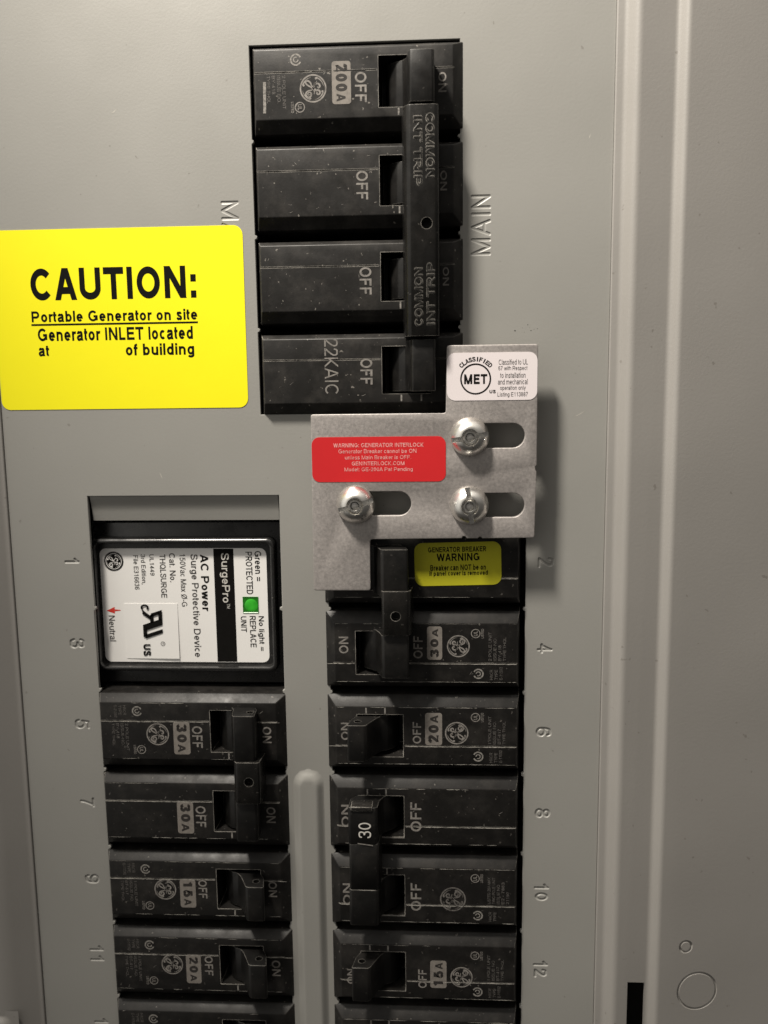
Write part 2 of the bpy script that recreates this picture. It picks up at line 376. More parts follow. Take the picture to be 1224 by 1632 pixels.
def bm_bool(a, b, op='DIFFERENCE'):
    ma = bpy.data.meshes.new('a'); a.to_mesh(ma); mb = bpy.data.meshes.new('b'); b.to_mesh(mb); a.free(); b.free()
    oa = bpy.data.objects.new('a', ma); ob = bpy.data.objects.new('b', mb); COL.objects.link(oa); COL.objects.link(ob)
    md = oa.modifiers.new('b', 'BOOLEAN'); md.object = ob; md.operation = op; md.solver = 'EXACT'
    dg = bpy.context.evaluated_depsgraph_get(); dg.update()
    me = bpy.data.meshes.new_from_object(oa.evaluated_get(dg))
    bm = bmesh.new(); bm.from_mesh(me)
    for o in (oa, ob): bpy.data.objects.remove(o)
    for m in (ma, mb, me): bpy.data.meshes.remove(m)
    return bm
def bm_merge(l):
    out = bmesh.new()
    for b in l:
        me = bpy.data.meshes.new('m'); b.to_mesh(me); out.from_mesh(me); bpy.data.meshes.remove(me); b.free()
    return out
def fit(bm, x0, x1, y0, y1, z, rot=0, scale_z=1):
    """turn by rot degrees, then fill the box"""
    bm.transform(Matrix.Rotation(math.radians(rot), 4, 'Z'))
    xs = [v.co.x for v in bm.verts]; ys = [v.co.y for v in bm.verts]
    a, b, c, d = min(xs), max(xs), min(ys), max(ys)
    x0, x1 = min(x0, x1), max(x0, x1); y0, y1 = min(y0, y1), max(y0, y1)
    for v in bm.verts:
        v.co = (x0+(v.co.x-a)/max(b-a, 1e-9)*(x1-x0), y0+(v.co.y-c)/max(d-c, 1e-9)*(y1-y0), z+v.co.z*scale_z)
    return bm
def rrect(x0, x1, y0, y1, r, n=6, skip=()):
    P = []
    for k, (cx, cy, a) in enumerate(((x1-r, y1-r, 0), (x0+r, y1-r, 90), (x0+r, y0+r, 180), (x1-r, y0+r, 270))):
        for i in range(n+1):
            t = math.radians(a+90*i/n); P.append((cx+r*math.cos(t), cy+r*math.sin(t)))
    return P

class MB:
    """collects shapes in (u, v, w) millimetres and links them as ONE mesh object"""
    def __init__(s): s.v = []; s.f = []; s.m = []; s.sm = []; s.names = []
    def add(s, bm, mat, smooth=True, M=None):
        if mat not in s.names: s.names.append(mat)
        k = s.names.index(mat); o = len(s.v)
        bm.verts.index_update()
        for v in bm.verts: s.v.append(tuple(M @ v.co) if M else tuple(v.co))
        for f in bm.faces: s.f.append([o+v.index for v in f.verts]); s.m.append(k); s.sm.append(smooth)
        bm.free(); return s
    def box(s, x0, x1, y0, y1, z0, z1, mat, bev=0, seg=2): return s.add(bm_box(x0, x1, y0, y1, z0, z1, bev, seg), mat)
    def text(s, t, x0, x1, y0, y1, z, mat, rot=0, bold=0, res=4, shear=0):
        if not t: return s
        return s.add(fit(bm_text(t, bold, shear), x0, x1, y0, y1, z, rot), mat, False)
    def flat(s, poly, z, mat):
        bm = bmesh.new(); f = bm.faces.new([bm.verts.new((x, y, z)) for x, y in poly]); f.normal_update()
        if f.normal.z < 0: f.normal_flip()
        return s.add(bm, mat, False)
    def stroke(s, pts, wd, z, mat, taper=None):
        bm = bmesh.new(); L = []; n = len(pts)
        for i, (x, y) in enumerate(pts):
            a = pts[max(i-1, 0)]; b = pts[min(i+1, n-1)]; dx, dy = b[0]-a[0], b[1]-a[1]; l = math.hypot(dx, dy) or 1
            w_ = wd/2*(taper(i/(n-1)) if taper else 1)
            L.append((bm.verts.new((x-dy/l*w_, y+dx/l*w_, z)), bm.verts.new((x+dy/l*w_, y-dx/l*w_, z))))
        for a, b in zip(L, L[1:]):
            f = bm.faces.new((a[0], a[1], b[1], b[0])); f.normal_update()
            if f.normal.z < 0: f.normal_flip()
        return s.add(bm, mat, False)
    def ring(s, cx, cy, r, wd, z, mat, a0=0, a1=360, n=40, taper=None):
        return s.stroke([(cx+r*math.cos(math.radians(a0+(a1-a0)*i/n)), cy+r*math.sin(math.radians(a0+(a1-a0)*i/n))) for i in range(n+1)], wd, z, mat, taper)
    def disc(s, cx, cy, r, z, mat, n=40): return s.flat([(cx+r*math.cos(2*math.pi*i/n), cy+r*math.sin(2*math.pi*i/n)) for i in range(n)], z, mat)
    def build(s, name, parent=None, lab=None):
        me = bpy.data.meshes.new(name)
        me.from_pydata([(x*MM, -z*MM, y*MM) for x, y, z in s.v], [], s.f)
        for n in s.names: me.materials.append(MATS[n])
        me.polygons.foreach_set('material_index', s.m); me.polygons.foreach_set('use_smooth', s.sm)
        me.validate(); me.update()
        try: me.set_sharp_from_angle(angle=math.radians(38))
        except Exception: pass
        o = bpy.data.objects.new(name, me); COL.objects.link(o)
        if parent: o.parent = parent
        if lab: o['label'] = lab
        return o
def thing(name, lab, cat, loc=(0, 0, 0), turn=0, group=None):
    o = bpy.data.objects.new(name, None); COL.objects.link(o); o.empty_display_size = .01
    o.location = W(*loc); o.rotation_euler = (0, turn, 0); o['label'] = lab; o['category'] = cat
    if group: o['group'] = group
    return o
def S(u, v, a, b):
    """a point measured at height a, moved along the line of sight to height b"""
    k = (FOOT[2]-b)/(FOOT[2]-a); return FOOT[0]+(u-FOOT[0])*k, FOOT[1]+(v-FOOT[1])*k

def monogram(mb, cx, cy, r, z, mat, swirl=None, wf=1.0):
    """round script emblem, turned a quarter to the right"""
    sw = swirl or mat
    tp = lambda t: .45+.75*math.sin(math.pi*t)
    mb.ring(cx, cy, r*.95, r*.11*wf, z, mat)
    for a in (100, 190, 280, 10):
        mb.ring(cx, cy, r*.80, r*.10*wf, z, mat, a, a+62, 14, lambda t: .15+t)
        t = math.radians(a+62); mb.disc(cx+r*.74*math.cos(t), cy+r*.74*math.sin(t), r*.085, z+.004, mat, 12)
    P = lambda l: [(cx+r*x, cy+r*y) for x, y in l]
    def smooth(l, n=6):
        o = []
        for i in range(len(l)-1):
            p0, p1, p2, p3 = l[max(i-1, 0)], l[i], l[i+1], l[min(i+2, len(l)-1)]
            for k in range(n):
                t = k/n
                o.append(tuple(.5*((2*p1[c])+(-p0[c]+p2[c])*t+(2*p0[c]-5*p1[c]+4*p2[c]-p3[c])*t*t+(-p0[c]+3*p1[c]-3*p2[c]+p3[c])*t**3) for c in (0, 1)))
        return o+[l[-1]]
    st = lambda l, w_=.10: mb.stroke(smooth(P(l)), r*w_*wf, z+.006, sw, tp)
    st([(.30, .52), (.12, .22), (-.02, .02), (-.20, .12), (-.44, .26), (-.56, .44), (-.42, .54), (-.22, .44), (-.10, .20), (.02, -.04), (.10, -.24), (.06, -.42)])
    st([(.05, .0), (-.12, -.12), (-.30, -.14), (-.50, -.26), (-.55, -.46), (-.40, -.62), (-.20, -.56), (-.14, -.38), (-.26, -.26), (-.40, -.34), (-.38, -.46), (-.29, -.45)])
    st([(-.02, .05), (.12, .26), (.32, .34), (.48, .26), (.50, .10), (.40, .02), (.34, .12)], .11)
    st([(.02, -.08), (.16, -.06), (.22, -.18), (.34, -.12), (.48, -.20), (.50, -.36), (.36, -.44), (.26, -.34), (.34, -.28)], .11)

# ------------------------------------------------------------------ enclosure (box, trim flanges on both sides)
V0, V1 = -215, 185
enc = thing('breaker_box', 'grey steel breaker box with folded trim flanges running beside the cover', 'electrical box', (0, 0, 0))
MB().box(-125, 90, V0, V1, -24, -20, 'deep_black').build('back_plate', enc)
for x0, x1 in ((-112, -108), (72, 76)):
    MB().box(x0, x1, V0, V1, -19.9, -4, 'deep_black').build('side_wall', enc)
for y0, y1 in ((V0, V0+4), (V1-4, V1)):
    MB().box(-107.9, 71.9, y0, y1, -19.9, -4, 'deep_black').build('side_wall', enc)
def smooth_profile(pts, rad, n=7):
    out = [pts[0]]
    for i in range(1, len(pts)-1):
        p = Vector(pts[i]); a = Vector(pts[i-1])-p; b = Vector(pts[i+1])-p
        r = min(rad[i] if isinstance(rad, (list, tuple)) else rad, a.length*.48, b.length*.48)
        s, e = p+a.normalized()*r, p+b.normalized()*r
        for k in range(n+1):
            t = k/n; out.append(tuple(s*(1-t)**2+p*2*t*(1-t)+e*t*t))
    out.append(pts[-1]); return out
prof = smooth_profile([(67.05, -3.2), (67.05, .9), (69.6, 1.1), (71.9, 4.2), (82.6, 2.6), (84.5, 5.0), (135, -2.6), (190, -2.6)], [0, .4, 1.0, 1.5, 1.0, 1.1, 8, 0])
top = [(x, z) for x, z in prof]; poly = top+[(x, z-1.1) for x, z in reversed(top[8:])]
bm = bm_profile_y(poly, V0, V1)
cut = [bm_prism([(76.3, -215.5), (81.6, -215.5), (81.6, -145.6), (76.3, -145.0)], -5, 12)]
def lam(x): return 5.0+(x-84.5)/(135-84.5)*(-2.6-5.0)
for cx, cy, r in ((93.2, -132.8, 1.75), (97.2, -147.6, 5.9)):
    zt = lam(cx)
    g = bm_lathe([(r+.42*math.cos(k*math.pi/5), zt+.05+.55*math.sin(k*math.pi/5)) for k in range(10)], 64, cx, cy, closed=True)
    for v in g.verts: v.co.z -= (v.co.x-cx)*7.6/50.5
    cut.append(g)
bm = bm_bool(bm, bm_merge(cut))
MB().add(bm, 'trim_paint').build('front_flange', enc, 'wide right flange with two folds, a square slot and round knockouts')
prof = smooth_profile([(-107.15, -3.2), (-107.15, .6), (-108.3, .7), (-116.5, 4.6), (-150, 4.2)], [0, .4, 1.2, 3.0, 0])
poly = prof+[(x, z-1.1) for x, z in reversed(prof[8:])]
mb = MB().add(bm_profile_y(poly, V0, V1), 'trim_paint')
def bump_patch(cx, cy0, cy1, hw, h, base_z, skirt=2.0, nx=40, ny=140, end=None):
    """a pressed rib with rounded ends on a flat sheet"""
    bm = bmesh.new(); G = []
    end = end or hw
    for j in range(ny+1):
        y = cy0-skirt-1+(cy1-cy0+2*skirt+2)*(1-(1-j/ny)**1.0); row = []
        for i in range(nx+1):
            x = -hw-skirt-1+(2*hw+2*skirt+2)*i/nx
            yy = max(y-(cy1-end), (cy0+end)-y, 0)*hw/end
            d = math.hypot(x, yy)
            t = max(0, min(1, (hw+skirt*.5-d)/(skirt*1.7))); t = t*t*(3-2*t)
            row.append(bm.verts.new((cx+x, y, base_z-.05+h*t)))
        G.append(row)
    for j in range(ny):
        for i in range(nx): bm.faces.new((G[j][i], G[j][i+1], G[j+1][i+1], G[j+1][i]))
    return bm
mb.add(bump_patch(-119.5, -215, -162, 3.4, 1.6, 4.55, 1.4), 'trim_paint')
mb.build('front_flange', enc, 'narrow strip of left flange with a rib end at the bottom')

# ------------------------------------------------------------------ panel cover
ROWV = [-4.6-25.4*k for k in range(9)]
def opening(x0, x1, y0, y1, marks, r=.35):
    """hole outline with the small break-off nubs left in its sides"""
    P = []; marks = sorted(m for m in marks if y0+1 < m < y1-1)
    P += [(x0, y0), (x1, y0)]
    for m in marks:
        d = random.uniform(.45, .75); P += [(x1, m-.55), (x1-d, m-.2), (x1-d, m+.2), (x1, m+.55)]
    P += [(x1, y1), (x0, y1)]
    for m in reversed(marks):
        d = random.uniform(.45, .75); P += [(x0, m+.55), (x0+d, m+.2), (x0+d, m-.2), (x0, m-.55)]
    return P
outer = [(-106.9, V0+3), (66.85, V0+3), (66.85, V1-3), (-106.9, V1-3)]
tiles = []
def stamp(t, x0, x1, y0, y1, rot):
    tiles.append((t, x0, x1, y0, y1, rot))
for k, t in enumerate(('2', '4', '6', '8', '10', '12', '14')):
    c = -16.2-25.55*k; h = 1.45 if len(t) == 1 else 2.75
    stamp(t, 48.3, 52.8, c-h, c+h, -90)
for k, t in enumerate(('1', '3', '5', '7', '9', '11', '13')):
    c = -15.4-25.35*k; h = .75 if t == '1' else (1.5 if len(t) == 1 else 2.6)
    stamp(t, -91.2, -86.7, c-h, c+h, -90)
for k, ch in enumerate('MAIN'):
    a = (0, 5.3, 10.3, 12.4, 16.8)
    stamp(ch, 28.9, 34.3, 69.8+a[k]+.25, 69.8+a[k+1]-.55, 90)
    stamp(ch, -40.3, -35.3, 86.3-1.1*a[k+1]+.55, 86.3-1.1*a[k]-.25, -90)
def stamped_tile(t, box, rot, frame, depth=.36, wid=.17, step=.085):
    """a piece of sheet with a character pressed into it"""
    segs = []; raw = text_strokes(t, wid); ang = math.radians(rot); ca, sa = math.cos(ang), math.sin(ang)
    P = [[(p[0]*ca-p[1]*sa, p[0]*sa+p[1]*ca) for p in pts] for pts, lv in raw]
    al = [p for l in P for p in l]; a, b = min(p[0] for p in al), max(p[0] for p in al); c, d = min(p[1] for p in al), max(p[1] for p in al)
    x0, x1, y0, y1 = box; r = .36
    x0 += r; x1 -= r; y0 += r; y1 -= r
    mp = lambda p: (x0+(p[0]-a)/(b-a)*(x1-x0) if b-a > .01 else (x0+x1)/2, y0+(p[1]-c)/(d-c)*(y1-y0) if d-c > .01 else (y0+y1)/2)
    for l in P:
        q = [mp(p) for p in l]; segs += list(zip(q, q[1:]))
    X0, X1, Y0, Y1 = frame; nx, ny = int((X1-X0)/step), int((Y1-Y0)/step)
    bm = bmesh.new(); G = []
    for j in range(ny+1):
        row = []
        for i in range(nx+1):
            x, y = X0+(X1-X0)*i/nx, Y0+(Y1-Y0)*j/ny; best = 9
            if 0 < i < nx and 0 < j < ny:
                for (ax, ay), (bx, by) in segs:
                    dx, dy = bx-ax, by-ay; k = max(0, min(1, ((x-ax)*dx+(y-ay)*dy)/(dx*dx+dy*dy+1e-12)))
                    e = (x-ax-k*dx)**2+(y-ay-k*dy)**2
                    if e < best: best = e
            g = max(0, min(1, (.52-math.sqrt(best))/.34)); row.append(bm.verts.new((x, y, -depth*g*g*(3-2*g))))
        G.append(row)
    for j in range(ny):
        for i in range(nx): bm.faces.new((G[j][i], G[j][i+1], G[j+1][i+1], G[j+1][i]))
    return bm
holes = []; pieces = []
for t, x0, x1, y0, y1, rot in tiles:
    m = .95; y0b, y1b = y0-min(m, .4) if t in 'MAIN' and len(t) == 1 else y0-m, y1+min(m, .4) if t in 'MAIN' and len(t) == 1 else y1+m
    X0, X1 = x0-m, x1+m
    if t in 'MAIN' and rot == 90: y0b, y1b = y0-.24, y1+.54
    if t in 'MAIN' and rot == -90: y0b, y1b = y0-.54, y1+.24
    tile = stamped_tile(t, (x0, x1, y0, y1), rot, (X0, X1, y0b, y1b), .17 if t in 'MAIN' else .27)
    pieces.append(tile); holes.append([(X0, y0b), (X1, y0b), (X1, y1b), (X0, y1b)])
def offset(poly, d):
    """outline moved to the left of its own direction by d"""
    n = len(poly); o = []
    for i in range(n):
        p, q, r = poly[i-1], poly[i], poly[(i+1) % n]
        a = Vector((q[0]-p[0], q[1]-p[1])).normalized(); b = Vector((r[0]-q[0], r[1]-q[1])).normalized()
        m = Vector((-a.y-b.y, a.x+b.x)); k = 2*d/max(m.length_squared, .5); o.append((q[0]+m.x*k, q[1]+m.y*k))
    return o
def cover_sheet(outer, openings, tiles):
    bm = bmesh.new(); es = []
    def loop(P, z=0): return [bm.verts.new((x, y, z)) for x, y in P]
    loops = []
    for P in [outer]+openings+tiles:
        L = loop(P); loops.append(L); es += [bm.edges.new((L[i], L[(i+1) % len(L)])) for i in range(len(L))]
    bmesh.ops.triangle_fill(bm, use_beauty=True, use_dissolve=False, edges=es)
    for f in bm.faces:
        f.normal_update()
        if f.normal.z < 0: f.normal_flip()
    rim = bmesh.new()
    for P, sg in [(outer, -1)]+[(o, 1) for o in openings]:
        R = []
        for d, z in ((0, 0), (.07, -.02), (.14, -.09), (.18, -.2), (.18, -1.2)): R.append([rim.verts.new((x, y, z)) for x, y in offset(P, sg*d)])
        for a, b in zip(R, R[1:]):
            for i in range(len(a)):
                f = (a[i], a[(i+1) % len(a)], b[(i+1) % len(a)], b[i]); rim.faces.new(f if sg < 0 else f[::-1])
    return bm, rim
sheet, rim = cover_sheet(outer, [opening(-31.2, 26.1, 26.9, 126.5, [101.6, 76.2, 50.8]), opening(-83.3, -26.3, -209.5, 4.0, ROWV[1:]),
                         opening(-12.8, 45.0, -209.5, -4.6, ROWV[1:])], holes)
mb = MB().add(sheet, 'cover_paint', False).add(rim, 'cover_paint')
for p_ in pieces: mb.add(p_, 'cover_paint')
# pressed-in strip above the surge module
fl = smooth_profile([(4.6, -.13), (2.9, -.55), (.4, -1.55), (-3.7, -2.2)], 2.2)
fb = bm_rings([[(x, y, z) for y, z in fl+[(y, z-1.0) for y, z in reversed(fl)]] for x in (-82.6, -26.9)])
mb.add(fb, 'cover_paint')
# long pressed rib between the two columns
mb.add(bump_patch(-20.0, -230, -80.5, 4.2, 1.5, 0, 1.6), 'cover_paint')
# crumbs of dirt and a few scratches
for _ in range(9):
    x, y, r_ = random.gauss(45.5, 1.6), random.gauss(50.0, .9), random.uniform(.08, .22)
    mb.flat([(x+r_*math.cos(a)*random.uniform(.5, 1.3), y+r_*math.sin(a)*random.uniform(.5, 1.3)) for a in (0, 1, 2, 3, 4.2, 5.3)], .02, 'dark_line')
for x, y, l, a in ((57.8, 25.6, 3.2, .25), (-60.5, 8.8, 2.4, 1.9), (60.5, 100, 1.2, 1.2), (-70, 110, 2, .4)):
    mb.stroke([(x+l*t*math.cos(a), y+l*t*math.sin(a+.3*t)) for t in (0, .3, .6, 1)], .22, .02, 'scratch', lambda t: math.sin(math.pi*t)+.1)
cover = mb.build('panel_cover'); cover['label'] = 'large grey painted steel cover with stamped numbers and openings around the breakers'; cover['category'] = 'panel cover'

# ------------------------------------------------------------------ breakers
FW = 2.5                                                             # height of the breaker faces
PZ = FW+.03
def case_bm(slot=True, top_edge=12.0, bot_edge=-11.0, ch=2.6):
    r = lambda x0, x1, y0, y1, z: [(x0, y0, z), (x1, y0, z), (x1, y1, z), (x0, y1, z)]
    body = bm_rings([r(-1.4, 57.2, bot_edge-.9, top_edge+.4, -19.9), r(-1.0, 56.6, bot_edge-.4, top_edge+.2, -3),
                     r(-.7, 56.2, bot_edge, top_edge, FW-ch), r(.1, 53.4, -7.9, 9.9, FW)], .22, 2)
    cut = []
    if slot:
        cut.append(bm_rings([[(33.9, -5.2, -8), (47.0, -5.2, -8), (47.0, 7.3, -8), (33.9, 7.3, -8)],
                             [(33.45, -5.55, FW+1), (47.2, -5.55, FW+1), (47.2, 7.6, FW+1), (33.45, 7.6, FW+1)]]))
    for x0, x1 in ((-3, 33.0), (47.6, 60)):
        cut.append(bm_rings([[(x, 4.1-.22, FW+.25), (x, 4.1, FW-.42), (x, 4.1+.22, FW+.25)] for x in (x0, x1)]))
    return bm_bool(body, bm_merge(cut))
ON_P = [(35.0, -7.5), (35.4, -2.4), (36.6, -.2), (38.2, 1.2), (40.0, 2.0), (41.2, 3.6), (42.6, 6.4), (43.8, 9.0), (44.6, 9.6), (49.0, 9.6), (49.5, 9.2), (48.6, 4.5), (47.1, 1.6), (46.6, -7.5)]
OFF_P = [(34.2, -7.5), (34.0, 1.6), (32.4, 5.0), (31.3, 9.2), (31.8, 9.6), (38.4, 9.6), (39.2, 9.0), (40.2, 5.5), (41.2, 3.2), (42.6, 1.8), (44.4, .4), (45.8, -1.6), (46.5, -7.5)]
def handle_bm(prof, y0=-4.9, y1=6.1, hole=True, hx=46.6, hz=6.3):
    b = bm_profile_y(prof, y0, y1, .28, 2)
    if hole:
        c = bm_lathe([(0, y0-3), (1.0, y0-3), (1.0, y1+3), (0, y1+3)], 20)
        c.transform(Matrix.Translation((hx, 0, hz)) @ Matrix.Rotation(math.radians(-90), 4, 'X'))
        bmesh.ops.recalc_face_normals(c, faces=c.faces[:])
        b = bm_bool(b, c)
    return b
def small_print(mb, mat, lines, lines2):
    xs = [7.6, 6.2, 4.8, 3.4, 2.0, .9]
    for x, t in zip(xs, lines):
        n = len(t); mb.text(t, x, x+.85, 3.3-min(8.6, n*.78), 3.3, PZ, mat, -90, res=2)
    for x, t in zip((7.2, 5.8, 4.4), lines2):
        n = len(t); mb.text(t, x, x+.85, 9.0-min(3.8, n*.76), 9.0, PZ, mat, -90, res=2)
def ul_mark(mb, x, y, mat):
    mb.ring(x, y, 1.25, .24, PZ, mat)
    mb.text('UL', x-.55, x+.55, y-.75, y+.75, PZ+.006, mat, -90, .25, 2)
    mb.text('LISTED', x-2.35, x-1.6, y-1.4, y+1.4, PZ, mat, -90, .15, 2)
def csa_mark(mb, x, y, mat):
    mb.ring(x, y, 1.35, .42, PZ, mat, 25, 335, 24)
    mb.ring(x, y, .62, .30, PZ, mat, 60, 360, 16)
SMALL = ['2 POLE UNIT', 'ISSUE NO.', 'BY-418', 'TYPE THQL']
SMALL1 = ['1 POLE UNIT', 'ISSUE NO.', 'BT-417', 'TYPE THQL']
SMALL_B = ['HACR', 'TYPE', 'E-11592']
def prints(mb, badge=None, off=(27.9, 31.0, -4.2, 2.6), on=(49.2, 51.9, -2.5, 2.6), emblem=(17.4, 0, 3.45), marks=True, lines=None, lines2=None,
           mat='print_grey', small='print_faint', bx=(22.2, 27.2, -6.3, 4.0), emat=None, ticks=True, seam=0):
    if off: mb.text('OFF', *off, PZ, mat, -90, .22)
    if on: mb.text('ON', *on, PZ, mat, -90, .22)
    if badge:
        x0, x1, y0, y1 = bx
        mb.flat(rrect(x0, x1, y0, y1, .8), PZ, 'badge_grey')
        L = (y1-y0-1.4)
        n = len(badge)-1
        a = L*n/(n+.9)
        mb.text(badge[:-1], x0+1.0, x1-.9, y1-.7-a+.35, y1-.7, PZ+.02, 'badge_dark', -90, .5)
        mb.text(badge[-1], x0+1.2, x1-1.5, y0+.7, y1-.7-a-.25, PZ+.02, 'badge_dark', -90, .4)
    if emblem: monogram(mb, emblem[0], emblem[1], emblem[2], PZ, emat or mat)
    if marks: ul_mark(mb, 12.2, -4.9, mat); csa_mark(mb, 11.4, 7.2, small if small != 'print_faint' else 'scuff')
    if lines: small_print(mb, small, lines, lines2 or SMALL_B)
    if ticks:
        for x in (38.6, 44.2): mb.flat([(x, -7.6), (x+.45, -7.6), (x+.45, -5.8), (x, -5.8)], PZ, 'scuff')
    if seam:  # edge wear and light caught on the lips, both drawn as pale strokes
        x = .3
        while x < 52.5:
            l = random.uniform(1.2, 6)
            if not 32.6 < x+l and x < 33 or x > 47.8: mb.stroke([(x+l*k/6, 4.1+seam*(.20+random.uniform(-.03, .05))) for k in range(7)], random.uniform(.10, .22), PZ+.012, 'worn_lit_edge', lambda t: .35+.65*math.sin(math.pi*t))
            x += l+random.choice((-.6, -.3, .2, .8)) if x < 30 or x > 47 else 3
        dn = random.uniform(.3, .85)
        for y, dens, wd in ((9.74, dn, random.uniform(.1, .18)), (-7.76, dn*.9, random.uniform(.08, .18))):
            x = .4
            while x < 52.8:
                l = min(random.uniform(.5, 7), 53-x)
                if random.random() < dens: mb.stroke([(x+l*k/6, y+random.uniform(-.04, .04)) for k in range(7)], random.uniform(.4, 1.1)*wd, PZ+.012, 'worn_lit_edge', lambda t: .25+.75*math.sin(math.pi*t))
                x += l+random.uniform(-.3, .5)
    # worn streaks and scratches rubbed into the face
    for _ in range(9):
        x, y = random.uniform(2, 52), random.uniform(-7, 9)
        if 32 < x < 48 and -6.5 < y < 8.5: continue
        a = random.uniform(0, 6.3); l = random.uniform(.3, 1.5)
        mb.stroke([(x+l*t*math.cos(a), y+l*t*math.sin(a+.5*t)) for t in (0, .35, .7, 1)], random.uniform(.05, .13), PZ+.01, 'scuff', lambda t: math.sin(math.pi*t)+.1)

def frame(kind):
    return {'left': (-82.3, 0), 'right': (42.5, math.pi), 'main': (-29.4, 0)}[kind]
def build_breaker(name, lab, cat, kind, poles, group=None):
    """poles: list of (centre v, print kwargs, dict with handle settings)"""
    u0, turn = frame(kind)
    vc = sum(p[0] for p in poles)/len(poles)
    t = thing(name, lab, cat, (u0, vc, 0), turn, group)
    sgn = -1 if turn else 1
    for v, kw, hd in poles:
        dy = sgn*(v-vc); M = Matrix.Translation((0, dy, 0))
        mb = MB().add(case_bm(**hd.get('case', {})), hd.get('mat', 'case_black'))
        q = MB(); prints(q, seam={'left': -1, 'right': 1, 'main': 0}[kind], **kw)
        for fn in hd.get('extra', ()): fn(q)
        for nm in q.names:
            if nm not in mb.names: mb.names.append(nm)
        o = len(mb.v); mb.v += q.v
        for f, m, s in zip(q.f, q.m, q.sm): mb.f.append([o+i for i in f]); mb.m.append(mb.names.index(q.names[m])); mb.sm.append(s)
        mb.v = [tuple(M @ Vector(p)) for p in mb.v]
        mb.build('pole_case' if len(poles) > 1 else 'case', t)
        if not hd.get('nohandle'):
            h = MB().add(handle_bm(hd.get('prof', ON_P), *hd.get('span', (-4.9, 6.1)), hole=hd.get('hole', True)), 'handle_black')
            h.v = [tuple(M @ Vector(p)) for p in h.v]
            h.build('toggle_handle', t)
    return t

# main breaker: four poles tied by one long bar
mk = dict(small='print_faint')
def p22(q): q.text('22KAIC', 17.4, 21.2, -5.3, 9.9, PZ, 'print_grey', -90, .02)
def crack(q): q.flat([(21.5, 4.0), (30, 4.0), (30, 4.2), (21.5, 4.2)], PZ+.05, 'dark_line'); q.flat([(2.2, -6.2), (3.0, -6.2), (3.2, 1.8), (2.4, 1.8)], PZ+.01, 'scuff')
WIDE_ON = [(35.0, -7.5), (35.4, -2.4), (36.6, -.2), (38.2, 1.3), (40.0, 2.2), (41.0, 4.0), (41.6, 8.6), (42.2, 9.7), (47.8, 9.7), (48.4, 9.2), (48.2, 4.5), (47.1, 1.6), (46.6, -7.5)]
mcase = dict(top_edge=11.2, bot_edge=-11.0, ch=2.6)
mp = dict(mat='case_dusty', prof=WIDE_ON, hole=False, case=dict(mcase))
noon = dict(marks=False, emblem=None)
MAINP = [
    (114.3, dict(badge='200A', bx=(21.0, 26.1, -4.4, 6.5), off=(27.2, 30.3, -4.1, 3.6), on=(49.5, 51.6, -2.2, 2.9), emblem=(15.9, -.2, 3.6), lines=SMALL[:4], lines2=['', '', '']), dict(mp, extra=(crack,), span=(-6.5, 6.4))),
    (88.9, dict(noon, off=(27.1, 30.3, -3.8, 3.7), on=(49.9, 51.7, -2, 3.2)), dict(mp)),
    (63.5, dict(noon, off=(27.6, 30.9, -3.7, 3.7), on=(50.5, 52.2, -1.7, 3.3)), dict(mp)),
    (38.1, dict(noon, off=(27.4, 30.8, -2.9, 4.3), on=None), dict(mp, extra=(p22,), span=(-4.9, 9.0)))]
mt = build_breaker('main_breaker', 'large four-pole black main breaker with one long tie bar, at the top', 'circuit breaker', 'main', MAINP)
bar = MB().add(bm_profile_y([(39.6, 3.0), (40.2, 9.2), (41.0, 10.6), (41.9, 11.2), (48.5, 11.2), (49.4, 10.6), (49.6, 4.5), (48.8, 3.0)], -28.4, 30.6, .3, 2), 'tie_black')
b2 = bm_lathe([(0, 8), (1.45, 8), (1.45, 14), (0, 14)], 28, 46.2, .8)
bm_ = bmesh.new(); me_ = bpy.data.meshes.new('x')
bar.build('tmpbar'); tb = bpy.data.objects['tmpbar']
bm_.from_mesh(tb.data); bm_.transform(Matrix(((1000, 0, 0, 0), (0, 0, 1000, 0), (0, -1000, 0, 0), (0, 0, 0, 1))))
bpy.data.objects.remove(tb)
bar = MB().add(bm_bool(bm_, b2), 'tie_black')
def raised(mb, t, x0, x1, y0, y1, z, rot, mat='tie_black', h=.26):
    for i, b in enumerate(solid_strokes(t, (x0, x1, y0, y1), rot, .15, z+h, z-.1, .30)):
        mat = 'relief_black'
        for v in b.verts: v.co.z += .004*(i % 4)
        mb.add(b, mat, False)
raised(bar, 'COMMON', 46.2, 48.2, 12.2, 28.2, 11.22, -90, h=.11)
raised(bar, 'INT TRIP', 43.0, 45.0, 10.4, 27.6, 11.22, -90, h=.11)
raised(bar, 'COMMON', 43.0, 45.0, -25.8, -10.6, 11.22, 90, h=.11)
raised(bar, 'INT TRIP', 46.2, 48.2, -25.4, -9.4, 11.22, 90, h=.11)
bar.build('tie_bar', mt)

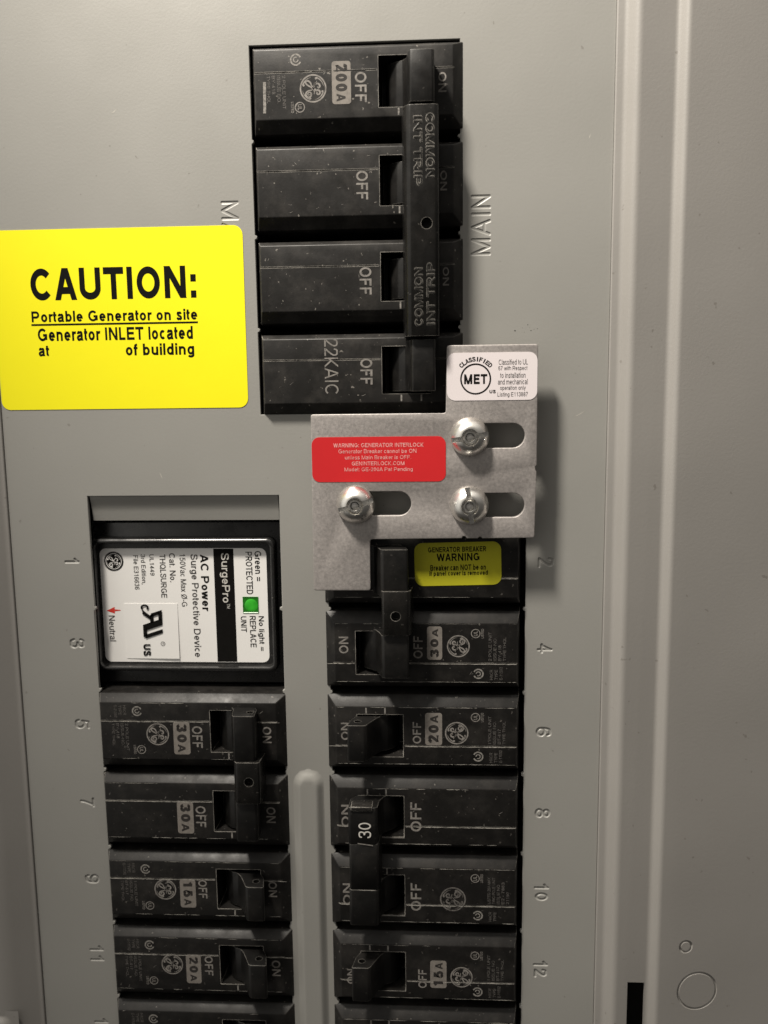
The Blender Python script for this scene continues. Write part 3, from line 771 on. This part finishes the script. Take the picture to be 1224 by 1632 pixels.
# generator breaker (switched off)
LC = lambda row: -17.3-25.4*((row-1)//2)            # left column centres by row number
RC = lambda row: -16.1-25.4*((row-2)//2)
gen = build_breaker('generator_breaker', 'two-pole 30A breaker with toggles thrown right and yellow warning sticker, below the metal plate', 'circuit breaker', 'right', [
    (RC(2), dict(marks=False, emblem=None, off=None, on=None, ticks=False), dict(prof=OFF_P, hole=False, span=(-5.6, 8.4))),
    (RC(4), dict(badge='30A', bx=(21.9, 26.3, -7.0, 3.0), off=(27.6, 30.3, -4.1, 2.6), on=(49.3, 52.1, -3.9, 1.2), emblem=(17.2, -1.1, 3.3), lines=SMALL, lines2=SMALL_B, ticks=False),
     dict(prof=OFF_P, hole=False, span=(-6.2, 6.4)))])
def tie(parent, x0, x1, y0, y1, top, hx, hy):
    b = bm_profile_y([(x0-.9, 3.4), (x0-.3, top-1.2), (x0+.6, top-.1), (x0+1.3, top), (x1-.5, top), (x1, top-.6), (x1+.5, 3.4)], y0, y1, .22, 2)
    c = bm_lathe([(0, top-2.4), (1.35, top-2.4), (1.35, top+2), (0, top+2)], 28, hx, hy)
    return MB().add(bm_bool(b, c), 'tie_black').build('handle_tie', parent)
# local y is flipped for the right column: y = -(v - vc)
tie(gen, 31.0, 38.9, -6.6, 6.2, 10.7, 35.0, 0.6)
st = MB().add(bm_prism(rrect(-12.4, 12.4, -6.3, 6.3, 2.4), 0, .08), 'label_olive')
for t, x0, x1, y0, y1, bd in (('GENERATOR BREAKER', -8.4, 8.2, 3.5, 5.0, .35), ('WARNING', -6.0, 6.2, .9, 3.1, .35), ('Breaker can NOT be on', -7.9, 8.0, -1.9, -.2, .3), ('if panel cover is removed', -8.2, 8.5, -3.7, -2.0, .3)):
    st.text(t, x0, x1, y0, y1, .11, 'print_black', 0, bd)
so = st.build('warning_sticker', gen, 'yellow rounded warning sticker with black text')
_x, _y = 42.5-25.2, RC(2)
gv = (RC(2)+RC(4))/2
so.location = Vector(((42.5-25.15)*MM, -(FW+.02)*MM, (-(-16.0-gv))*MM)); so.rotation_euler = (0, math.pi-math.radians(1.2), 0)

# left column
l30 = build_breaker('double_breaker', 'two-pole breaker with 30A badges and tied toggles, directly under the white-labelled surge module', 'circuit breaker', 'left', [
    (LC(5), dict(badge='30A', lines=SMALL), dict(prof=WIDE_ON, span=(-5.6, 8.6), hole=True)),
    (LC(7), dict(badge='30A', marks=False, emblem=None, on=(49.6, 52.4, -2.5, 2.6)), dict(prof=WIDE_ON, hole=False, span=(-4.7, 7.6)))])
tie(l30, 42.2, 49.6, -5.2, 7.6, 10.7, 46.4, 1.6)
single_lines = dict(lines=SMALL1, lines2=SMALL_B)
l15 = build_breaker('single_breaker', 'single-pole 15A breaker in left column, just below the tied 30A pair', 'circuit breaker', 'left',
    [(LC(9), dict(single_lines, badge='15A', bx=(21.9, 26.8, -5.3, 4.0), off=(27.7, 30.4, -2.2, 3.9), on=(49.5, 52.1, -1.3, 3.8), emblem=(17.3, .6, 3.4), mat='print_grey'), dict())], 'single-pole breakers')
l20 = build_breaker('single_breaker', 'single-pole 20A breaker in left column, between the 15A and the cut-off bottom one', 'circuit breaker', 'left',
    [(LC(11), dict(single_lines, badge='20A', bx=(22.7, 27.4, -5.5, 4.2), off=(28.6, 31.2, -2.7, 3.8), on=(49.7, 52.4, -2.4, 2.9), emblem=(18.3, .8, 3.4)), dict())], 'single-pole breakers')
l13 = build_breaker('single_breaker', 'breaker cut off by the picture bottom, lowest in left column', 'circuit breaker', 'left',
    [(LC(13), dict(single_lines, badge='20A'), dict())], 'single-pole breakers')
# right column
r20 = build_breaker('single_breaker', 'single-pole 20A breaker in right column, right under the generator breaker', 'circuit breaker', 'right',
    [(RC(6), dict(single_lines, badge='20A', bx=(22.0, 27.0, -6.2, 3.8), off=(28.2, 30.7, -3.3, 3.3), on=(49.6, 52.0, -3.0, 2.4), emblem=(17.7, 0, 3.45)), dict())], 'single-pole breakers')
def corner(q):
    q.flat([(33.4, 7.7), (47.0, 7.7), (47.0, 7.95), (33.4, 7.95)], PZ, 'scuff')
r30 = build_breaker('double_breaker', 'two-pole breaker with one solid block handle marked 30, in right column', 'circuit breaker', 'right', [
    (RC(8), dict(marks=False, emblem=None, off=(28.3, 31.6, -3.6, 5.7), on=(49.9, 52.4, -2.6, 4.6)), dict(nohandle=True, extra=(corner,))),
    (RC(10), dict(marks=True, emblem=(18.9, 2.0, 3.9), emat='print_faint', off=(28.5, 31.7, -3.0, 6.0), on=(49.9, 52.4, -2.6, 4.6), lines=['LISTED 20A MAX', 'TWO POLE UNIT', 'ISSUE NO', 'E2 - 7883', '21190'], lines2=['HACR', 'TYPE', '']),
     dict(nohandle=True, extra=(corner,)))])
hp = [(34.6, -7.5), (35.0, -2.0), (36.4, .2), (38.0, 1.6), (39.6, 3.2), (40.6, 5.6), (40.9, 9.4), (41.6, 10.2), (49.0, 10.2), (49.7, 9.6), (49.3, 4.6), (48.2, 3.1), (46.9, 2.0), (46.5, -7.5)]
hb = MB().add(bm_profile_y(hp, -18.2, -6.6, .3, 2), 'handle_black')
hb.add(bm_profile_y(hp, 7.6, 19.0, .3, 2), 'handle_black')
hb.add(bm_profile_y([(40.2, 3.4), (40.8, 9.3), (41.5, 10.05), (49.0, 10.05), (49.5, 9.5), (49.2, 3.4)], -6.9, 7.9, .1, 1), 'handle_black')
hb.text('30', 42.9, 46.6, -13.6, -8.8, 10.235, 'print_white', -90, .0)
hb.stroke([(42.4, -6.5), (46.9, -7.1)], .3, 10.24, 'print_grey')
hb.build('block_handle', r30)
MB().add(bm_rings([[(42.4, -18.6, z), (48.8, -18.6, z), (48.8, -17.2, z), (42.4, -17.2, z)] for z in (6.2, 10.6)], .35, 2), 'clip_black').build('clip', r30)
r15 = build_breaker('single_breaker', 'single-pole 15A breaker in right column, under the block-handled pair', 'circuit breaker', 'right',
    [(RC(12), dict(single_lines, badge='15A', bx=(20.9, 25.9, -3.0, 6.2), off=(27.0, 29.6, .1, 6.3), on=(49.5, 51.6, .5, 5.5), emblem=(16.3, 2.4, 3.4)), dict())], 'single-pole breakers')
r14 = build_breaker('single_breaker', 'breaker edge just showing at the picture bottom of the right column', 'circuit breaker', 'right',
    [(RC(14), dict(single_lines, badge='20A'), dict())], 'single-pole breakers')

# ------------------------------------------------------------------ surge protector
sg = thing('surge_protector', 'black surge protector with white label and lit green window', 'surge protector', (-56, -30, 0))
def L2(u, v, w=-5.2, a=-2): p = S(u, v, a, w); return p[0]+56, p[1]+30
MB().box(-28.9, 29.6, -25.1, 25.3, -19.9, -6.6, 'surge_black', .5, 3).build('base', sg)
def rim_ring(i, z): return [(x, y, z) for x, y in rrect(-28.9+i, 27.3-i, -20.6+i, 20.7-i, max(.4, 2.4-i*.5))]
body = bm_rings([rim_ring(0, -10.5), rim_ring(0, -4.6), rim_ring(.12, -3.9), rim_ring(.4, -3.45), rim_ring(.8, -3.2), rim_ring(1.15, -3.15), rim_ring(1.45, -3.3), rim_ring(1.6, -3.7), rim_ring(1.75, -5.3)])
MB().add(body, 'surge_black').build('body', sg)
LZ = -5.2
x0, y1 = L2(-81.3, -12.1); x1, y0 = L2(-31.1, -47.0)
lb = MB().add(bm_prism(rrect(x0, x1, y0, y1, 2.0), -5.29, LZ), 'label_white')
TZ = LZ+.03
s0 = L2(-46.9, 0)[0]; s1 = L2(-40.9, 0)[0]
lb.flat([(s0, y0+.15), (s1, y0+.15), (s1, y1-.15), (s0, y1-.15)], TZ, 'print_black')
def lt(t, a, b, mat='print_soft', bold=0):
    p, q = L2(*a), L2(*b); lb.text(t, p[0], q[0], q[1], p[1], TZ+.02, mat, -90, bold)
lt('Green =', (-34.6, -13.0), (-32.6, -22.0), 'print_black', .16)
lt('PROTECTED', (-37.3, -13.2), (-35.4, -26.0), 'print_black', .16)
lt('No light =', (-34.4, -32.7), (-32.4, -43.4), 'print_black', .16)
lt('REPLACE', (-36.7, -32.7), (-34.9, -42.3), 'print_black', .16)
lt('UNIT', (-39.4, -32.8), (-37.7, -37.6), 'print_black', .16)
lt('SurgePro', (-45.2, -13.6), (-42.3, -28.6), 'print_white', .12); lt('TM', (-43.4, -28.9), (-42.5, -30.4), 'print_white')
lt('AC Power', (-50.9, -14.0), (-48.5, -31.2), 'print_black', .30)
lt('Surge Protective Device', (-54.3, -13.9), (-51.7, -45.4), 'print_soft', .16)
lt('150Vac Max \u00d8-G', (-57.2, -13.9), (-55.3, -29.8), 'print_soft', .08)
lt('Cat. No.', (-60.3, -13.6), (-58.5, -22.3), 'print_soft', .16)
lt('THQLSURGE', (-63.3, -13.9), (-61.4, -27.1), 'print_soft', .16)
lt('UL1449', (-66.2, -13.9), (-64.9, -20.3), 'print_soft', .1); lt('3rd Edition,', (-69.0, -13.9), (-67.5, -23.0), 'print_soft', .1); lt('File E316636', (-71.1, -14.2), (-69.7, -24.6), 'print_soft', .1)
lt('Neutral', (-79.6, -32.6), (-77.7, -40.6), 'print_soft', .12)
p = L2(-78.0, -31.0)
lb.flat([(p[0]-2.2, p[1]-.15), (p[0]+.4, p[1]+1.05), (p[0]+.4, p[1]-1.05)], TZ, 'print_red')
lb.flat([(p[0]+.4, p[1]-.3), (p[0]+.4, p[1]+.3), (p[0]+2.2, p[1]+.12), (p[0]+2.2, p[1]-.12)], TZ, 'print_red')
p = L2(-77.1, -16.0)
lb.disc(p[0], p[1], 2.85, TZ, 'print_black'); monogram(lb, p[0], p[1], 2.5, TZ+.02, 'label_white', None, .62)
lb.ring(p[0], p[1], 2.95, .12, TZ+.02, 'print_soft')
lab_o = lb.build('label', sg, 'white rating label with black stripe')
# recognition-mark sticker, one edge lifting
a = L2(-74.6, -28.9); b = L2(-58.4, -45.9)
sq = MB().add(bm_rings([[(a[0], b[1], z0), (b[0], b[1], z0+.18*k), (b[0], a[1], z0), (a[0], a[1], z0)] for z0, k in ((LZ+.01, 1), (LZ+.10, 1.6))]), 'label_white')
QZ = LZ+.34
def sb(t, a_, b_, bold=.3, shear=0):
    p, q = L2(*a_), L2(*b_); sq.text(t, p[0], q[0], q[1], p[1], QZ, 'print_black', -90, bold, shear=shear)
sb('C', (-69.6, -29.1), (-67.1, -30.8), .45); sb('US', (-69.4, -41.4), (-67.1, -45.0), .45); 
ox, oy = L2(-63.2, -30.6)
def rp_(pts): sq.flat([(ox-.58*(10.2-y)*.0-(1-0)*(7.0-y)*.93*1.0+.0, oy-x) for x, y in pts], QZ, 'print_black')
# mirrored slanted R and U drawn as bars, x along the reading direction, y up
def bar_(pts): sq.flat([(ox+y-6.0, oy-x) for x, y in pts], QZ, 'print_black')
sl = .33
def para(x0, x1, y0, y1): bar_([(x0+(6-y0)*sl, y0), (x1+(6-y0)*sl, y0), (x1+(6-y1)*sl, y1), (x0+(6-y1)*sl, y1)])
para(2.9, 4.1, 0, 6); para(.2, 3.2, 4.9, 6); para(.2, 1.3, 2.6, 5.2); para(.6, 3.2, 2.3, 3.3); bar_([(.1, 0), (1.5, 0), (3.3, 2.5), (2.2, 2.6)])
para(4.1, 4.7, 0, 1.1); para(4.6, 6.8, 0, 1.1); para(6.2, 7.4, .6, 6); para(4.1, 4.9, .9, 6)
rr0 = L2(-63.2, -41.2); sq.ring(rr0[0]-.1, rr0[1], .62, .12, QZ, 'print_soft', n=20)
sq.text('R', rr0[0]-.4, rr0[0]+.2, rr0[1]-.25, rr0[1]+.25, QZ, 'print_soft', -90)
e1 = [(a[0], b[1]-.02), (b[0], b[1]-.02)]
sq.build('mark_sticker', lab_o, 'square white sticker with bold black mark')
g0 = L2(-38.6, -26.8); g1 = L2(-33.9, -31.8)
gx, gy, gw, gh = (g0[0]+g1[0])/2, (g0[1]+g1[1])/2, abs(g1[0]-g0[0])/2, abs(g1[1]-g0[1])/2
gm = MB().add(bm_rings([[(gx+sx_*gw*k, gy+sy_*gh*k, z) for sx_, sy_ in ((-1, -1), (1, -1), (1, 1), (-1, 1))] for k, z in ((1, -6.0), (1, LZ+.14), (.95, LZ+.17), (.90, LZ+.05))]), 'lamp_frame')
gm.add(bm_lathe([(2.0, LZ+.04), (1.85, LZ+.09), (1.3, LZ+.15), (.6, LZ+.19), (0, LZ+.2)], 32, gx+.15, gy-.1), 'lamp_green')
gm.build('indicator_window', lab_o)

# ------------------------------------------------------------------ caution sticker
cs = MB(); tilt = math.radians(.25)
CZ = .12
cs.add(bm_prism(rrect(-106.8, -34.5, 29.2, 79.6, 2.6), .005, CZ), 'caution_yellow')
for t, a, b, bd in (('CAUTION:', (-95.9, 68.95), (-48.2, 60.1), .40), ('Portable Generator on site', (-96.2, 57.1), (-48.2, 53.95), .32), ('Generator INLET located', (-94.7, 52.3), (-49.7, 48.6), .32),
                    ('at', (-94.8, 47.4), (-91.7, 44.4), .32), ('of building', (-69.3, 47.6), (-49.5, 43.5), .32)):
    cs.text(t, a[0], b[0], b[1], a[1], CZ+.03, 'print_black', 0, bd, 6)
cs.flat([(-96.4, 53.05), (-48.1, 53.05), (-48.1, 53.55), (-96.4, 53.55)], CZ+.035, 'print_black')
co = cs.build('caution_sticker'); co['label'] = 'large yellow caution sticker about a portable generator on the grey cover'; co['category'] = 'sticker'

# ------------------------------------------------------------------ interlock plate and its screws
P0, P1 = 5.6, 7.2
def pl(u, v): return S(u, v, 5, P1)
out = [pl(*q) for q in ((22.1, 45.6), (47.0, 45.6), (47.05, 12.4), (46.6, 12.0), (46.6, 11.2), (46.95, 10.7), (46.6, -8.1), (32.0, -8.2), (31.7, -7.8), (31.2, -7.7), (30.7, -8.2),
                        (27.6, -8.2), (27.2, -7.6), (26.5, -7.6), (26.2, -8.2), (.2, -8.4), (.15, -23.3), (-16.25, -23.3), (-15.95, 27.1), (21.8, 27.1))]
def rounded(poly, r=.7, n=3):
    o = []
    for i, p in enumerate(poly):
        p = Vector(p); a = Vector(poly[i-1])-p; b = Vector(poly[(i+1) % len(poly)])-p
        if min(a.length, b.length) < 2: o.append(tuple(p)); continue
        s, e = p+a.normalized()*r, p+b.normalized()*r
        for k in range(n+1): t = k/n; o.append(tuple(s*(1-t)**2+p*2*t*(1-t)+e*t*t))
    return o
def slot(x0, x1, yc, h):
    P = []
    for i in range(13): t = math.radians(-90+15*i); P.append((x1-h+h*math.cos(t), yc+h*math.sin(t)))
    for i in range(13): t = math.radians(90+15*i); P.append((x0+h+h*math.cos(t), yc+h*math.sin(t)))
    return P
SL = []
for x0, x1, yc in ((24.6, 43.7, 20.7), (-7.4, 12.0, 1.85), (24.6, 43.8, 1.2)):
    a, b = S(x0, yc, 4, 6.4); c, d = S(x1, yc, 4, 6.4); SL.append(slot(a, c, b, 3.4))
plate = thing('interlock_plate', 'bare stepped aluminium interlock plate with three slots and two stickers', 'metal plate', (15, 11, P0))
pb = bm_curve([rounded(out)]+SL, P1-P0, .22, P1-P0)
pb.transform(Matrix.Translation((-15, -11, 0)))
MB().add(pb, 'plate_aluminium').build('plate', plate)
PT = P1-P0
def pp(u, v): p = S(u, v, 5.25, P1+.1); return p[0]-15, p[1]-11
a = pp(22.1, 43.5); b = pp(46.85, 30.5)
ml = MB().add(bm_prism(rrect(a[0], b[0], b[1], a[1], 2.3), PT+.005, PT+.1), 'label_pink_white')
mz = PT+.13
c = pp(30.0, 36.35); r = 4.0
ml.ring(c[0], c[1], r, .42, mz, 'print_black', n=56)
ml.text('MET', c[0]-3.15, c[0]+3.15, c[1]-1.35, c[1]+1.3, mz, 'print_black', 0, .45)
word = 'CLASSIFIED'
for k, ch in enumerate(word):
    an = math.radians(137-(137-43)*k/(len(word)-1)); b_ = bm_text(ch, .4)
    wd = .34 if ch == 'I' else .92
    b_ = fit(b_, -wd/2, wd/2, -.62, .62, mz); b_.transform(Matrix.Translation((c[0]+5.35*math.cos(an), c[1]+5.35*math.sin(an), 0)) @ Matrix.Translation((0, 0, mz)) @ Matrix.Rotation(an-math.pi/2, 4, 'Z') @ Matrix.Translation((0, 0, -mz)))
    ml.add(b_, 'print_black', False)
a = pp(33.8, 33.35); b = pp(35.5, 32.4); ml.text('US', a[0], b[0], b[1], a[1], mz, 'print_black', 0, .45)
for k, (t, x0, x1) in enumerate((('Classified to UL', 36.3, 44.2), ('67 with Respect', 36.2, 44.1), ('to installation', 36.7, 43.6), ('and mechanical', 36.1, 44.2), ('operation only', 36.7, 43.7), ('Listing E113887', 36.0, 44.3))):
    y = 41.55-1.78*k; a = pp(x0, y); b = pp(x1, y-1.45); ml.text(t, a[0], b[0], b[1], a[1], mz, 'print_soft', 0, .03)
ml.build('certification_label', plate, 'small white certification sticker with round mark')
a = pp(-15.85, 20.75); b = pp(21.75, 8.1)
rl = MB().add(bm_prism(rrect(a[0], b[0], b[1], a[1], 2.2), PT+.005, PT+.1), 'label_red')
for t, x0, y1_, x1, y0_, bd in (('WARNING: GENERATOR INTERLOCK', -9.7, 19.0, 15.6, 17.85, .25), ('Generator Breaker cannot be ON', -8.3, 17.3, 13.6, 16.15, .15), ('unless Main Breaker is OFF.', -6.5, 15.55, 12.1, 14.45, .12),
                                ('GENINTERLOCK.COM', -4.6, 13.85, 10.2, 12.75, .2), ('Model: GE-200A Pat Pending', -6.7, 12.15, 12.5, 10.85, .12)):
    p, q = pp(x0, y1_), pp(x1, y0_); rl.text(t, p[0], q[0], q[1], p[1], mz, 'print_pink', 0, bd)
rl.build('warning_label', plate, 'red rounded warning sticker with pale lettering')

def screw(cu, cv, ang, lab):
    t = thing('slotted_screw', lab, 'screw', (cu, cv, 0), 0, 'screws holding the interlock plate')
    prof = [(0, P1+.03), (5.15, P1+.03), (5.35, P1+.35), (5.2, P1+.8), (4.75, P1+1.6), (4.1, P1+2.5), (3.3, P1+3.2), (2.7, P1+3.5), (2.35, P1+3.55), (2.25, P1+3.35), (2.2, P1+1.5), (0, P1+1.5)]
    b = bm_lathe(prof, 64)
    c1 = bm_box(-8, 8, -.7, .7, P1+1.0, P1+8); c1.transform(Matrix.Rotation(math.radians(ang), 4, 'Z'))
    b = bm_bool(b, c1)
    MB().add(b, 'screw_chrome').build('head', t)
    mb = MB().add(bm_lathe([(1.2, P1+1.2), (1.2, P1+3.2), (1.3, P1+3.4), (1.65, P1+3.4), (1.75, P1+3.2), (1.75, P1+1.2)], 40), 'screw_chrome')
    hexa = [(1.12*math.cos(math.radians(60*i+ang)), 1.12*math.sin(math.radians(60*i+ang))) for i in range(6)]
    mb.add(bm_prism(hexa, P1+2.3, P1+3.05, .12, 2), 'bolt_steel'); mb.build('bolt_tip', t)
    MB().add(bm_lathe([(0, -1), (2.4, -1), (2.4, P1+.2), (0, P1+.2)], 28), 'bolt_steel').build('shank', t)
    return t
for (cu, cv), ang, lab in ((S(28.35, 20.5, 7, 8.2), 10, 'shiny slotted screw right below the white round-mark sticker'),
                           (S(-3.6, 1.75, 7, 8.2), 17, 'shiny slotted screw below the red sticker, leftmost of the three'),
                           (S(28.3, 1.4, 7, 8.2), 97, 'shiny slotted screw with its slot upright, lower right on the plate')):
    screw(cu, cv, ang, lab)
